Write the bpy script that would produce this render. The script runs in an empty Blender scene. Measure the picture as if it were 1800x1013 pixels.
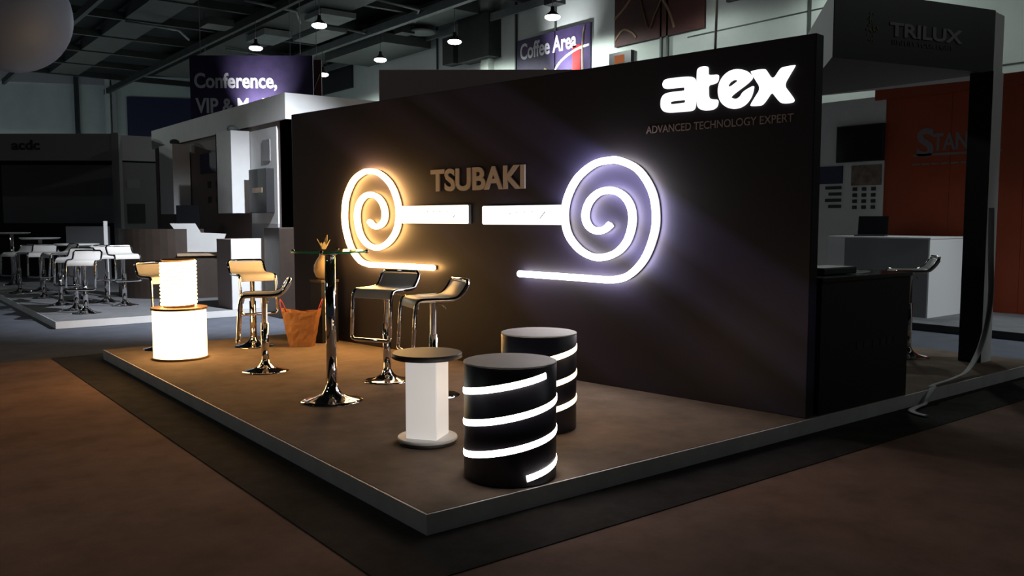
import bpy, bmesh, math, random
from mathutils import Vector, Matrix
from math import sin, cos, pi, radians as R
random.seed(7)
sc = bpy.context.scene
COL = sc.collection

# ------------------------------------------------------------------ camera, world, exposure
cam_d = bpy.data.cameras.new('camera')
cam_d.sensor_fit = 'HORIZONTAL'; cam_d.sensor_width = 36.0
cam_d.lens = 1500.0 / 1800.0 * 36.0
cam_d.clip_end = 300
cam = bpy.data.objects.new('camera', cam_d); COL.objects.link(cam)
cam.location = (-1.9555, -3.1321, 1.40)
cam.rotation_euler = (R(90) - math.atan(121 / 1500.0), 0, R(-37.832))
sc.camera = cam
sc.view_settings.view_transform = 'Standard'
sc.view_settings.look = 'None'
sc.view_settings.gamma = 1.0
sc.view_settings.exposure = 0.0
sc.view_settings.use_curve_mapping = False
wd = bpy.data.worlds.new('world'); sc.world = wd; wd.use_nodes = True
bg = wd.node_tree.nodes['Background']
bg.inputs[0].default_value = (0.72, 0.86, 1.0, 1); bg.inputs[1].default_value = 0.011
HALL_LAMP_W = 380.0         # each pendant high-bay lamp of the hall
LED_COOL = 14.0; LED_WARM = 48.0; DRUM_LIT = 7.0

# ------------------------------------------------------------------ materials
def _n(nt, t, **kw):
    n = nt.nodes.new(t)
    for k, v in kw.items(): setattr(n, k, v)
    return n
MATS = {}
def mat(name, col, rough=0.6, metal=0.0, spec=0.5, var=0.0, scale=20.0, bump=0.0, bscale=200.0, trans=0.0, coat=0.0):
    m = bpy.data.materials.new(name); m.use_nodes = True
    nt = m.node_tree; b = nt.nodes['Principled BSDF']
    b.inputs['Base Color'].default_value = (*col, 1)
    b.inputs['Roughness'].default_value = rough
    b.inputs['Metallic'].default_value = metal
    b.inputs['Specular IOR Level'].default_value = spec
    b.inputs['Transmission Weight'].default_value = trans
    b.inputs['Coat Weight'].default_value = coat
    if var or bump:
        tc = _n(nt, 'ShaderNodeTexCoord')
    if var:
        nz = _n(nt, 'ShaderNodeTexNoise'); nz.inputs['Scale'].default_value = scale
        nz.inputs['Detail'].default_value = 5; nz.inputs['Roughness'].default_value = 0.65
        nt.links.new(tc.outputs['Object'], nz.inputs['Vector'])
        cr = _n(nt, 'ShaderNodeValToRGB')
        cr.color_ramp.elements[0].position = 0.3; cr.color_ramp.elements[1].position = 0.7
        cr.color_ramp.elements[0].color = (*[c * (1 - var) for c in col], 1)
        cr.color_ramp.elements[1].color = (*[min(1, c * (1 + var)) for c in col], 1)
        nt.links.new(nz.outputs['Fac'], cr.inputs['Fac'])
        nt.links.new(cr.outputs['Color'], b.inputs['Base Color'])
    if bump:
        n2 = _n(nt, 'ShaderNodeTexNoise'); n2.inputs['Scale'].default_value = bscale; n2.inputs['Detail'].default_value = 3
        nt.links.new(tc.outputs['Object'], n2.inputs['Vector'])
        bp = _n(nt, 'ShaderNodeBump'); bp.inputs['Strength'].default_value = bump; bp.inputs['Distance'].default_value = 0.004
        nt.links.new(n2.outputs['Fac'], bp.inputs['Height'])
        nt.links.new(bp.outputs['Normal'], b.inputs['Normal'])
    MATS[name] = m
    return m
def glow(name, col, strength):
    m = bpy.data.materials.new(name); m.use_nodes = True
    nt = m.node_tree; nt.nodes.remove(nt.nodes['Principled BSDF'])
    e = _n(nt, 'ShaderNodeEmission'); e.inputs[0].default_value = (*col, 1); e.inputs[1].default_value = strength
    nt.links.new(e.outputs[0], nt.nodes['Material Output'].inputs[0])
    MATS[name] = m; return m

mat('carpet_aisle', (0.26, 0.165, 0.13), 0.95, spec=0.1, var=0.22, scale=3.0, bump=0.5, bscale=260)
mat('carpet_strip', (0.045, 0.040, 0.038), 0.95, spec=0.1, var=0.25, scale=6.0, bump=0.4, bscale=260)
mat('carpet_stand', (0.218, 0.165, 0.128), 0.95, spec=0.1, var=0.20, scale=4.0, bump=0.5, bscale=240)
mat('carpet_cool_light', (0.12, 0.128, 0.155), 0.95, spec=0.1, var=0.15, scale=3.0)  # aisle carpet with the cool light put into its colour
mat('carpet_grey', (0.20, 0.20, 0.21), 0.95, spec=0.1, var=0.15, scale=4.0)
mat('edge_board', (0.84, 0.83, 0.83), 0.55, var=0.10, scale=5)
mat('edge_white', (0.75, 0.75, 0.75), 0.5, var=0.05, scale=4)
mat('white_lam', (0.80, 0.80, 0.80), 0.45)
mat('white_board', (0.72, 0.72, 0.72), 0.6, var=0.05, scale=3)
mat('grey_lam', (0.24, 0.235, 0.25), 0.55)
mat('grey_pale', (0.42, 0.42, 0.43), 0.6)
mat('grey_mid', (0.20, 0.20, 0.205), 0.6)
mat('brown_lam', (0.085, 0.062, 0.048), 0.5, var=0.15, scale=6)
mat('brown_wall', (0.22, 0.17, 0.16), 0.7)
mat('storage_lam', (0.60, 0.46, 0.44), 0.6)
mat('brown_deep', (0.045, 0.031, 0.024), 0.5, var=0.15, scale=6)
mat('wood_tan', (0.42, 0.30, 0.19), 0.5, var=0.2, scale=8)
mat('wood_rim', (0.22, 0.13, 0.07), 0.5, var=0.2, scale=12)
mat('black_lam', (0.018, 0.018, 0.021), 0.45)
mat('black_gloss', (0.012, 0.012, 0.014), 0.12)
mat('drum_black', (0.028, 0.027, 0.042), 0.42, var=0.2, scale=8)
mat('drum_top', (0.86, 0.83, 0.82), 0.5, var=0.06, scale=6)
mat('spool_top', (0.17, 0.155, 0.145), 0.5, var=0.12, scale=7)
mat('spool_edge', (0.04, 0.038, 0.036), 0.5)
mat('chrome', (0.86, 0.86, 0.87), 0.06, metal=1.0)
mat('chrome_soft', (0.72, 0.72, 0.73), 0.18, metal=1.0)
mat('leather', (0.78, 0.76, 0.73), 0.42, bump=0.15, bscale=120)
mat('leather_dark', (0.05, 0.05, 0.06), 0.4)
mat('glass', (0.55, 0.93, 0.76), 0.02, trans=1.0)
mat('bag_paper', (0.33, 0.15, 0.055), 0.55, var=0.25, scale=9, bump=0.8, bscale=18)
mat('bag_handle', (0.42, 0.06, 0.07), 0.6)
mat('ceramic', (0.42, 0.32, 0.19), 0.4)
mat('leaf_pale', (0.22, 0.20, 0.14), 0.7)
mat('letter_tan', (0.80, 0.70, 0.62), 0.5)
mat('print_dim', (0.15, 0.12, 0.125), 0.6)
mat('print_tag', (0.42, 0.34, 0.345), 0.6)
mat('print_wall', (0.21, 0.165, 0.17), 0.6)
mat('print_faint', (0.05, 0.045, 0.05), 0.6)
mat('print_black', (0.01, 0.01, 0.011), 0.6)
mat('print_grey', (0.30, 0.30, 0.31), 0.6)
mat('print_white', (0.82, 0.82, 0.85), 0.6)
mat('orange_wall', (0.34, 0.048, 0.008), 0.6, var=0.08, scale=2)
mat('hall_wall', (0.62, 0.68, 0.64), 0.8, var=0.10, scale=0.5)
mat('hall_ceiling', (0.012, 0.0135, 0.013), 0.9, var=0.3, scale=0.7)
mat('steel_dark', (0.024, 0.027, 0.026), 0.6, var=0.3, scale=2)
mat('steel_grey', (0.15, 0.165, 0.158), 0.55, var=0.2, scale=2)
mat('duct', (0.055, 0.066, 0.06), 0.55, var=0.2, scale=1.5)
mat('navy', (0.03, 0.03, 0.085), 0.6)
mat('purple_print', (0.05, 0.035, 0.10), 0.6, var=0.4, scale=1.2)
mat('red_print', (0.075, 0.022, 0.018), 0.7, var=0.4, scale=0.8)
mat('line_print', (0.28, 0.17, 0.10), 0.7)
mat('red_bright', (0.70, 0.02, 0.02), 0.6)
mat('orange_print', (0.65, 0.22, 0.05), 0.6)
mat('cream_print', (0.65, 0.52, 0.30), 0.6)
mat('balloon', (0.13, 0.19, 0.36), 0.6)
mat('plastic_white', (0.75, 0.78, 0.76), 0.5)
mat('olive', (0.20, 0.22, 0.07), 0.6)
mat('photo_brown', (0.20, 0.15, 0.11), 0.5, var=0.5, scale=9)
mat('beige', (0.40, 0.37, 0.29), 0.6)
glow('led_cool', (1.0, 0.93, 0.95), LED_COOL)
glow('led_warm', (1.0, 0.53, 0.165), LED_WARM)
glow('led_neutral', (1.0, 0.90, 0.84), 7.0)
glow('led_amber', (1.0, 0.66, 0.34), 8.0)
glow('sign_white', (1.0, 0.97, 1.0), 1.5)
glow('panel_warm', (1.0, 0.88, 0.66), 3.0)
glow('panel_cool', (1.0, 0.97, 0.95), 3.0)
glow('drum_glow', (1.0, 0.58, 0.21), DRUM_LIT)
glow('coil_glow', (1.0, 0.58, 0.21), 16.0)
glow('lamp_glow', (1.0, 0.99, 0.97), 14.0)
m_ = mat('spool_white_glow', (0.80, 0.80, 0.80), 0.45)
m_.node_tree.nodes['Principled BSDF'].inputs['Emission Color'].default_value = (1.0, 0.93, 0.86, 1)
m_.node_tree.nodes['Principled BSDF'].inputs['Emission Strength'].default_value = 0.42  # faint glow put into the white core material
m_ = mat('glass_edge', (0.03, 0.80, 0.38), 0.35, trans=0.35)
glow('exit_glow', (1.0, 0.32, 0.12), 0.30)

def booth_wall_mat():
    m = bpy.data.materials.new('booth_wall'); m.use_nodes = True
    nt = m.node_tree; b = nt.nodes['Principled BSDF']; b.inputs['Roughness'].default_value = 0.5
    b.inputs['Specular IOR Level'].default_value = 0.35
    tc = _n(nt, 'ShaderNodeTexCoord'); sp = _n(nt, 'ShaderNodeSeparateXYZ')
    nt.links.new(tc.outputs['Object'], sp.inputs[0])
    mul = _n(nt, 'ShaderNodeMath', operation='MULTIPLY'); mul.inputs[1].default_value = 0.57
    nt.links.new(sp.outputs['X'], mul.inputs[0])
    add = _n(nt, 'ShaderNodeMath', operation='ADD')
    nt.links.new(mul.outputs[0], add.inputs[0]); nt.links.new(sp.outputs['Z'], add.inputs[1])
    mr = _n(nt, 'ShaderNodeMapRange'); mr.inputs[1].default_value = 1.0; mr.inputs[2].default_value = 6.0
    nt.links.new(add.outputs[0], mr.inputs[0])
    cr = _n(nt, 'ShaderNodeValToRGB')
    base = (0.021, 0.019, 0.026); hi = (0.058, 0.054, 0.125); mid = (0.038, 0.034, 0.070)
    # printed diagonal bands of the graphic, bluish on black
    stops = [(0.0, base), (0.30, base), (0.33, mid), (0.42, base), (0.48, mid), (0.52, base), (0.55, hi), (0.59, mid), (0.61, hi), (0.655, hi), (0.68, base), (1.0, base)]
    el = cr.color_ramp.elements
    while len(el) < len(stops): el.new(0.5)
    for e, (p, c) in zip(el, stops): e.position = p; e.color = (*c, 1)
    nt.links.new(mr.outputs[0], cr.inputs[0]); nt.links.new(cr.outputs[0], b.inputs['Base Color'])
    MATS['booth_wall'] = m
booth_wall_mat()

# ------------------------------------------------------------------ mesh helpers
class MB:
    def __init__(s): s.v = []; s.f = []; s.sm = []
    def add(s, vs, fs, smooth=False):
        o = len(s.v); s.v += [tuple(v) for v in vs]
        s.f += [tuple(i + o for i in f) for f in fs]; s.sm += [smooth] * len(fs); return s
    def box(s, x0, x1, y0, y1, z0, z1, M=None):
        vs = [(x, y, z) for z in (z0, z1) for y in (y0, y1) for x in (x0, x1)]
        if M is not None: vs = [M @ Vector(v) for v in vs]
        return s.add(vs, [(0, 2, 3, 1), (4, 5, 7, 6), (0, 1, 5, 4), (2, 6, 7, 3), (0, 4, 6, 2), (1, 3, 7, 5)])
    def prism(s, pts, z0, z1):
        # vertical prism over a counter-clockwise plan polygon
        n = len(pts); vs = [(x, y, z0) for x, y in pts] + [(x, y, z1) for x, y in pts]
        fs = [tuple(reversed(range(n))), tuple(range(n, 2 * n))] + [(i, (i + 1) % n, n + (i + 1) % n, n + i) for i in range(n)]
        return s.add(vs, fs)
    def slab_x(s, pts, x0, x1, smooth=False):
        # profile polygon (y, z) pushed along x
        n = len(pts); vs = [(x0, y, z) for y, z in pts] + [(x1, y, z) for y, z in pts]
        fs = [tuple(range(n)), tuple(reversed(range(n, 2 * n)))]
        s.add(vs, fs); o = len(s.v) - 2 * n
        for i in range(n):
            s.f.append((o + i, o + n + i, o + n + (i + 1) % n, o + (i + 1) % n)); s.sm.append(smooth)
        return s
    def lathe(s, prof, n=32, cx=0, cy=0, smooth=True, cap=True):
        vs = []; fs = []
        for r, z in prof:
            for i in range(n):
                a = 2 * pi * i / n; vs.append((cx + r * cos(a), cy + r * sin(a), z))
        for k in range(len(prof) - 1):
            for i in range(n):
                j = (i + 1) % n; fs.append((k * n + i, k * n + j, (k + 1) * n + j, (k + 1) * n + i))
        s.add(vs, fs, smooth); o = len(s.v) - len(vs)
        if cap:
            if prof[0][0] > 1e-5: s.f.append(tuple(o + i for i in reversed(range(n)))); s.sm.append(False)
            if prof[-1][0] > 1e-5: s.f.append(tuple(o + (len(prof) - 1) * n + i for i in range(n))); s.sm.append(False)
        return s
    def tube(s, path, r, n=10, closed=False, ry=None, fix=None):
        P = [Vector(p) for p in path]; m = len(P); ry = ry or r
        rings = []; up = None
        for i in range(m):
            a = P[i - 1] if (i > 0 or closed) else P[i]
            b = P[(i + 1) % m] if (i < m - 1 or closed) else P[i]
            t = (b - a).normalized()
            if up is None:
                up = Vector((0, 0, 1)) if abs(t.z) < 0.9 else Vector((0, 1, 0))
            if fix: up = Vector(fix)
            up = (up - t * up.dot(t)); up = up.normalized() if up.length > 1e-6 else t.orthogonal().normalized()
            sd = t.cross(up)
            rings.append([P[i] + up * (r * cos(2 * pi * k / n)) + sd * (ry * sin(2 * pi * k / n)) for k in range(n)])
        vs = [v for rg in rings for v in rg]; fs = []
        for i in range(m if closed else m - 1):
            j = (i + 1) % m
            for k in range(n):
                l = (k + 1) % n; fs.append((i * n + k, i * n + l, j * n + l, j * n + k))
        s.add(vs, fs, True); o = len(s.v) - len(vs)
        if not closed:
            s.f.append(tuple(o + k for k in reversed(range(n)))); s.sm.append(False)
            s.f.append(tuple(o + (m - 1) * n + k for k in range(n))); s.sm.append(False)
        return s
    def sphere(s, c, r, n=24, m=14, sx=1, sy=1, sz=1):
        prof = [(max(1e-6, r * sin(pi * k / m)), -r * cos(pi * k / m)) for k in range(m + 1)]
        o = len(s.v); s.lathe(prof, n, cap=False)
        for i in range(o, len(s.v)):
            x, y, z = s.v[i]; s.v[i] = (c[0] + x * sx, c[1] + y * sy, c[2] + z * sz)
        return s
    def mesh(s, name):
        me = bpy.data.meshes.new(name); me.from_pydata(s.v, [], s.f); me.update()
        me.polygons.foreach_set('use_smooth', s.sm)
        bm = bmesh.new(); bm.from_mesh(me); bmesh.ops.recalc_face_normals(bm, faces=bm.faces); bm.to_mesh(me); bm.free()
        return me
    def build(s, name, m, parent=None, bevel=0.0):
        return link(name, s.mesh(name), m, parent, bevel)
def link(name, me, m, parent=None, bevel=0.0):
    o = bpy.data.objects.new(name, me); COL.objects.link(o)
    me.materials.append(MATS[m])
    if parent is not None: o.parent = parent
    if bevel:
        b = o.modifiers.new('bevel', 'BEVEL'); b.width = bevel; b.segments = 2; b.limit_method = 'ANGLE'
    return o
def tag(o, label=None, cat=None, group=None, kind=None):
    if label: o['label'] = label
    if cat: o['category'] = cat
    if group: o['group'] = group
    if kind: o['kind'] = kind
    return o
def thing(name, label, cat, loc=(0, 0, 0), rz=0.0, group=None, kind=None):
    o = bpy.data.objects.new(name, None); COL.objects.link(o); o.empty_display_size = 0.1
    o.location = loc; o.rotation_euler = (0, 0, rz)
    return tag(o, label, cat, group, kind)
def spline(pts, per=6, closed=False):
    P = [Vector(p) for p in pts]; out = []; n = len(P)
    rng = range(n if closed else n - 1)
    for i in rng:
        p0 = P[(i - 1) % n] if (closed or i > 0) else P[0]; p1 = P[i]; p2 = P[(i + 1) % n]
        p3 = P[(i + 2) % n] if (closed or i + 2 < n) else P[-1]
        for k in range(per):
            t = k / per
            out.append(0.5 * ((2 * p1) + (p2 - p0) * t + (2 * p0 - 5 * p1 + 4 * p2 - p3) * t * t + (3 * p1 - p0 - 3 * p2 + p3) * t ** 3))
    if not closed: out.append(P[-1])
    return out
def chaikin(p, it=2):
    for _ in range(it):
        q = []
        for i in range(len(p)):
            a = p[i]; b = p[(i + 1) % len(p)]
            q += [(a[0] * .75 + b[0] * .25, a[1] * .75 + b[1] * .25), (a[0] * .25 + b[0] * .75, a[1] * .25 + b[1] * .75)]
        p = q
    return p
def curve_mesh(polys, depth, name='letter'):
    # filled flat outlines (x, z) with thickness towards -y
    cu = bpy.data.curves.new('tmp', 'CURVE'); cu.dimensions = '2D'; cu.fill_mode = 'BOTH'; cu.extrude = depth / 2
    for p in polys:
        sp = cu.splines.new('POLY'); sp.points.add(len(p) - 1)
        for q, (x, y) in zip(sp.points, p): q.co = (x, y, 0, 1)
        sp.use_cyclic_u = True
    o = bpy.data.objects.new('tmp', cu); COL.objects.link(o)
    me = bpy.data.meshes.new_from_object(o.evaluated_get(bpy.context.evaluated_depsgraph_get()))
    bpy.data.objects.remove(o); bpy.data.curves.remove(cu)
    me.transform(Matrix.Translation((0, -depth / 2, 0)) @ Matrix.Rotation(pi / 2, 4, 'X'))
    me.name = name; return me
def text_mesh(body, w, h, depth, bold=0.0, name='lettering', res=4):
    # lettering in the xz plane, fitted to w x h, lower left corner at the origin, thickness towards -y
    cu = bpy.data.curves.new('tmp', 'FONT'); cu.body = body; cu.extrude = 0.05; cu.offset = bold; cu.resolution_u = res
    o = bpy.data.objects.new('tmp', cu); COL.objects.link(o)
    me = bpy.data.meshes.new_from_object(o.evaluated_get(bpy.context.evaluated_depsgraph_get()))
    bpy.data.objects.remove(o); bpy.data.curves.remove(cu)
    xs = [v.co.x for v in me.vertices]; ys = [v.co.y for v in me.vertices]
    x0, x1, y0, y1 = min(xs), max(xs), min(ys), max(ys)
    for v in me.vertices:
        x, y, z = v.co
        v.co = ((x - x0) / (x1 - x0) * w, (-depth if z > 0 else 0.0), (y - y0) / (y1 - y0) * h)
    me.name = name; return me
def letters(body, w, h, depth, bold, parent, m, names='letter'):
    # one child per connected letter
    me = text_mesh(body, w, h, depth, bold)
    bm = bmesh.new(); bm.from_mesh(me); bmesh.ops.remove_doubles(bm, verts=bm.verts, dist=1e-5)
    seen = set(); groups = []
    bm.verts.ensure_lookup_table()
    for v in bm.verts:
        if v.index in seen: continue
        st = [v]; g = []; seen.add(v.index)
        while st:
            a = st.pop(); g.append(a)
            for e in a.link_edges:
                b = e.other_vert(a)
                if b.index not in seen: seen.add(b.index); st.append(b)
        groups.append(g)
    for g in groups:
        ids = {v.index: i for i, v in enumerate(g)}
        fs = {f for v in g for f in v.link_faces}
        mm = bpy.data.meshes.new(names); mm.from_pydata([v.co[:] for v in g], [], [[ids[v.index] for v in f.verts] for f in fs]); mm.update()
        link(names, mm, m, parent)
    bm.free(); bpy.data.meshes.remove(me)
def shift(me, dx=0, dy=0, dz=0):
    me.transform(Matrix.Translation((dx, dy, dz))); return me

# ================================================================== SETTING
# hall floor
tag(MB().box(-30, 30, -22, 60, -0.2, 0.0).build('floor', 'carpet_aisle'), 'brown carpeted aisle floor of the exhibition hall', kind='structure')
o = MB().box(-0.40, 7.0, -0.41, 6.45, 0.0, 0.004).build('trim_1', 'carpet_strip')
tag(o, 'dark carpet border on the floor around the stand platform', kind='structure')
fl_ = bpy.data.objects['floor']
MB().box(-30, 30, 6.45, 60, 0.0, 0.003).build('aisle_cool_light', 'carpet_cool_light', fl_)  # thin sheets tinted for the cool light on far and right aisles
MB().box(7.0, 30, -6, 6.45, 0.0, 0.003).build('aisle_cool_light', 'carpet_cool_light', fl_)
tag(MB().box(-30, 30, -22, 60, 10.2, 10.4).build('ceiling', 'hall_ceiling'), 'dark exhibition hall ceiling', kind='structure')
# long hall wall at the right
wr = MB().box(18.5, 18.9, -22, 58, 0, 10.2).build('wall_right', 'hall_wall')
tag(wr, 'pale grey green hall side wall', kind='structure')
def on_right(m, y0, y1, z0, z1, d=0.06, d0=0.0): return MB().box(18.5 - d, 18.5 - d0, y0, y1, z0, z1)
for y, wdt in ((22.9, .07), (28.4, .05), (15.53, .07), (15.27, .07), (20.6, .05), (24.6, .5), (10.3, .06)):
    on_right(None, y - wdt / 2, y + wdt / 2, 0, 10.2, 0.08 if wdt < .2 else .3).build('conduit' if wdt < .2 else 'pilaster', 'duct' if wdt < .2 else 'hall_wall', wr)
on_right(None, 36.2, 40.2, 8.0, 10.15, .12).build('dark_panel', 'black_lam', wr)
on_right(None, 26.5, 27.3, 7.8, 8.9, .5).build('duct_outlet', 'steel_dark', wr)
on_right(None, 23.9, 26.0, 7.7, 9.4, .6).build('duct_outlet', 'steel_dark', wr)
on_right(None, 10.2, 13.0, 7.65, 9.2, .1).build('dark_panel', 'black_lam', wr)
for z in (4.8, 6.9):
    on_right(None, -22, 14.5, z, z + 0.03, .02).build('wall_seam', 'duct', wr)
# far hall wall
fwd = Vector((9.87, -4.11, 0)).normalized(); fa = math.atan2(fwd.y, fwd.x)
wf = MB().box(-30, 14.2, 0, 0.4, 0, 10.2).build('wall_far', 'hall_wall')
wf.location = (5.64, 56.14, 0); wf.rotation_euler.z = fa
tag(wf, 'pale hall wall at the far end', kind='structure')
MB().box(4.0, 4.22, -0.3, 0, 0, 10.2).build('drain_pipe', 'steel_dark', wf)
MB().box(5.75, 6.0, -0.5, 0, 0, 10.0).build('pilaster', 'hall_wall', wf)
MB().box(6.1, 6.35, -0.35, 0, 0, 10.0).build('pilaster', 'grey_pale', wf)
MB().box(-12, 6.0, -0.1, 0, 9.55, 10.2).build('wall_band', 'grey_pale', wf)
o = MB().box(6.9, 10.7, -0.12, 0, 5.0, 8.9).build('blue_panel', 'navy', wf)

# ceiling steelwork and ducts, each its own piece of the ceiling
ce = bpy.data.objects['ceiling']
for x, z, w_ in ((10.9, 9.0, .16), (15.6, 9.0, .22), (18.0, 9.0, .07), (5.5, 9.1, .16), (0.5, 9.1, .16)):
    m_ = MB().box(x - w_ / 2, x + w_ / 2, -22, 54, z, z + .30)
    m_.build('ceiling_beam', 'steel_grey' if x > 15 else 'steel_dark', ce)
for i, y in enumerate(range(14, 54, 4)):
    MB().box(-12, 18.4, y - .1, y + .1, 9.35, 9.65).build('roof_truss', 'steel_dark', ce)
for (x0, x1, y0, y1, z0, z1, mm) in ((11.6, 13.4, 20, 46, 9.2, 9.8, 'steel_dark'), (16.2, 17.5, 24, 50, 9.25, 9.75, 'duct'), (7.2, 8.6, 22, 50, 9.4, 9.9, 'steel_dark'), (13.9, 15.0, 30, 33, 9.2, 9.7, 'steel_grey'),
                                     (12.2, 13.6, 26.5, 28.0, 8.95, 9.15, 'steel_grey'), (11.8, 13.0, 31, 33, 8.9, 9.15, 'steel_grey'), (9.2, 10.2, 30, 31, 8.8, 9.05, 'steel_dark'), (15.9, 18.2, 28.5, 34, 8.7, 9.1, 'duct')):
    MB().box(x0, x1, y0, y1, z0, z1).build('air_duct', mm, ce)
MB().lathe([(.30, 9.0), (.55, 8.98), (.62, 9.05), (.50, 9.1), (.30, 9.1)], 24, 17.0, 27.3).build('air_diffuser', 'steel_grey', ce)
MB().box(16.0, 16.6, 27.2, 27.8, 8.9, 9.4).build('duct_outlet', 'black_lam', ce)
MB().box(17.9, 18.4, 20.0, 20.6, 8.95, 9.5).build('duct_outlet', 'black_lam', ce)
for (x, y) in ((9.5, 27), (13, 24), (14.5, 29), (12, 36), (7, 33), (14.2, 38)):
    MB().tube([(x, y, 9.1), (x + 2.2, y + .6, 9.15), (x + 3.2, y + 2.5, 9.2)], .05, 6).build('cable_tray', 'steel_grey', ce)

# ---------------- stand platform
L = math.hypot(0.9, 6.15)
pl = thing('platform_stand', 'low stand platform with grey brown carpet and grey edge boards', None, kind='structure')
MB().box(0.02, 6.58, 0.02, 6.03, 0.004, 0.094).build('core', 'grey_mid', pl)
MB().box(0.012, 6.588, 0.012, 6.038, 0.094, 0.100).build('carpet', 'carpet_stand', pl)
MB().box(0.0, 6.6, 0.0, 0.02, 0.004, 0.098).build('edge_board', 'edge_board', pl)
MB().box(0.0, 0.02, 0.02, 6.03, 0.004, 0.098).build('edge_board', 'edge_board', pl)
MB().box(0.0, 6.6, 6.03, 6.05, 0.004, 0.098).build('edge_board', 'edge_board', pl)
MB().box(6.58, 6.6, 0.02, 6.03, 0.004, 0.098).build('edge_board', 'edge_board', pl)

# ---------------- black booth wall; local x runs along it from its far end, -y faces the stand
WX = Vector((0.9, -6.15, 0)) / L; WA = math.atan2(WX.y, WX.x); WB = Vector((2.02, 6.15 - 0.11, 0.1)); 
WB = Vector((2.92, 0.02, 0.1)) - WX * (L - 0.12)
WL = L - 0.12
def wp(s, z, off=0.0):
    # point on the wall: s from its far end (s = WL - distance from the front end), z above the hall floor
    n = Vector((WX.y, -WX.x, 0))   # towards the stand
    p = WB + WX * s + n * off; p.z = z; return p
bw = MB().box(0, WL, 0.0, 0.11, 0.0, 2.47).build('wall_display', 'booth_wall', None, 0.006)
bw.location = WB; bw.rotation_euler.z = WA
tag(bw, 'tall black booth wall printed with faint bluish diagonal bands', kind='structure')
def S(u): return WL - u

# ================================================================== LIT THINGS ON THE WALL
def spiral(name, label, u0, z0, m, mirror, k, sheath):
    base = [(-.934, -.459), (-.5, -.461), (-.1, -.464), (.05, -.462), (.2, -.422), (.335, -.30), (.415, -.13), (.436, .02), (.40, .2), (.28, .36), (.12, .435), (.0, .446),
            (-.15, .42), (-.31, .32), (-.41, .17), (-.437, .02), (-.40, -.12), (-.30, -.225), (-.18, -.283), (-.06, -.295), (.08, -.255), (.18, -.16), (.224, -.02), (.205, .10), (.13, .185), (.02, .22),
            (-.10, .20), (-.19, .13), (-.226, .035), (-.20, -.045), (-.125, -.088), (-.04, -.082), (.02, -.04)]
    pts = [((-x if mirror else x) * k, 0, z * k) for x, z in base]
    t = thing(name, label, 'wall light', wp(S(u0), z0, 0.0), WA)
    path = [Vector((p.x, -0.050, p.z)) for p in spline(pts, 6)]
    MB().tube(path, 0.0265, 12).build('light_tube', m, t)
    MB().tube([Vector((p.x, -0.012, p.z)) for p in path], 0.02, 6, ry=.008).build('channel', sheath, t)
spiral('spiral_light', 'warm white glowing spiral light tube with tail pointing right', 4.59, 1.42, 'led_warm', True, 1.03, 'grey_pale')
spiral('spiral_light', 'cool white glowing spiral light tube with tail pointing left', 1.594, 1.40, 'led_cool', False, 1.0, 'grey_pale')
def panel(label, u1, u0, z0, z1, m, dots):
    w = u1 - u0; h = z1 - z0
    t = thing('light_panel', label, 'light panel', wp(S(u1), z0, 0.003), WA)
    MB().box(0, w, -0.03, 0.0, 0.0, h).build('housing', 'grey_pale', t)
    c = .012
    f = curve_mesh([[(c, .004), (w - c, .004), (w - .004, c), (w - .004, h - c), (w - c, h - .004), (c, h - .004), (.004, h - c), (.004, c)]], .012, 'diffuser')
    shift(f, dy=-.03); link('diffuser', f, m, t)
    for x, z in dots:
        MB().box(x * w - .006, x * w + .006, -.044, -.040, z * h - .004, z * h + .004).build('printed_mark', 'print_black', t)
    return t, w, h
t, w, h = panel('short glowing panel on the wall beside the warm spiral', 4.096, 3.162, 1.357, 1.529, 'panel_warm', ((.41, .68), (.505, .68), (.60, .68), (.70, .68)))
MB().tube([(w * .80, -.045, h * .36), (w * .82, -.045, h * .46)], .004, 6).build('printed_tick', 'print_black', t)
t, w, h = panel('glowing panel on the wall beside the cool spiral', 2.98, 2.072, 1.352, 1.517, 'panel_cool', ((.465, .65), (.56, .65), (.655, .65)))
MB().tube([(w * .755, -.045, h * .33), (w * .82, -.045, h * .68)], .004, 6).build('printed_tick', 'print_black', t)
MB().tube([(w * .375, -.045, h * .53), (w * .383, -.045, h * .62)], .003, 6).build('printed_tick', 'print_black', t)

# glowing word sign, one mesh for each letter
A_OUT = [(0.006, 0.263), (0.01, 0.289), (0.034, 0.308), (0.142, 0.307), (0.239, 0.302), (0.274, 0.288), (0.286, 0.259), (0.286, 0.178), (0.286, 0.089), (0.273, 0.067), (0.248, 0.06), (0.147, 0.062), (0.064, 0.064), (0.022, 0.075), (-0.003, 0.101), (-0.009, 0.137), (-0.001, 0.181), (0.03, 0.205), (0.093, 0.210), (0.185, 0.208), (0.193, 0.210), (0.193, 0.230), (0.185, 0.232), (0.103, 0.234), (0.025, 0.236)]
A_HOLE = [(0.076, 0.138), (0.080, 0.143), (0.135, 0.144), (0.196, 0.144), (0.200, 0.138), (0.200, 0.129), (0.196, 0.123), (0.136, 0.122), (0.082, 0.123), (0.077, 0.129)]
T_OUT = [(0.291, 0.331), (0.298, 0.349), (0.322, 0.359), (0.356, 0.359), (0.38, 0.352), (0.381, 0.32), (0.382, 0.295), (0.425, 0.291), (0.463, 0.29), (0.463, 0.26), (0.455, 0.238), (0.426, 0.228), (0.384, 0.226), (0.386, 0.185), (0.387, 0.151), (0.397, 0.132), (0.428, 0.124), (0.464, 0.12), (0.461, 0.081), (0.444, 0.062), (0.411, 0.053), (0.357, 0.054), (0.323, 0.066), (0.301, 0.085), (0.294, 0.113), (0.292, 0.22)]
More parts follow.
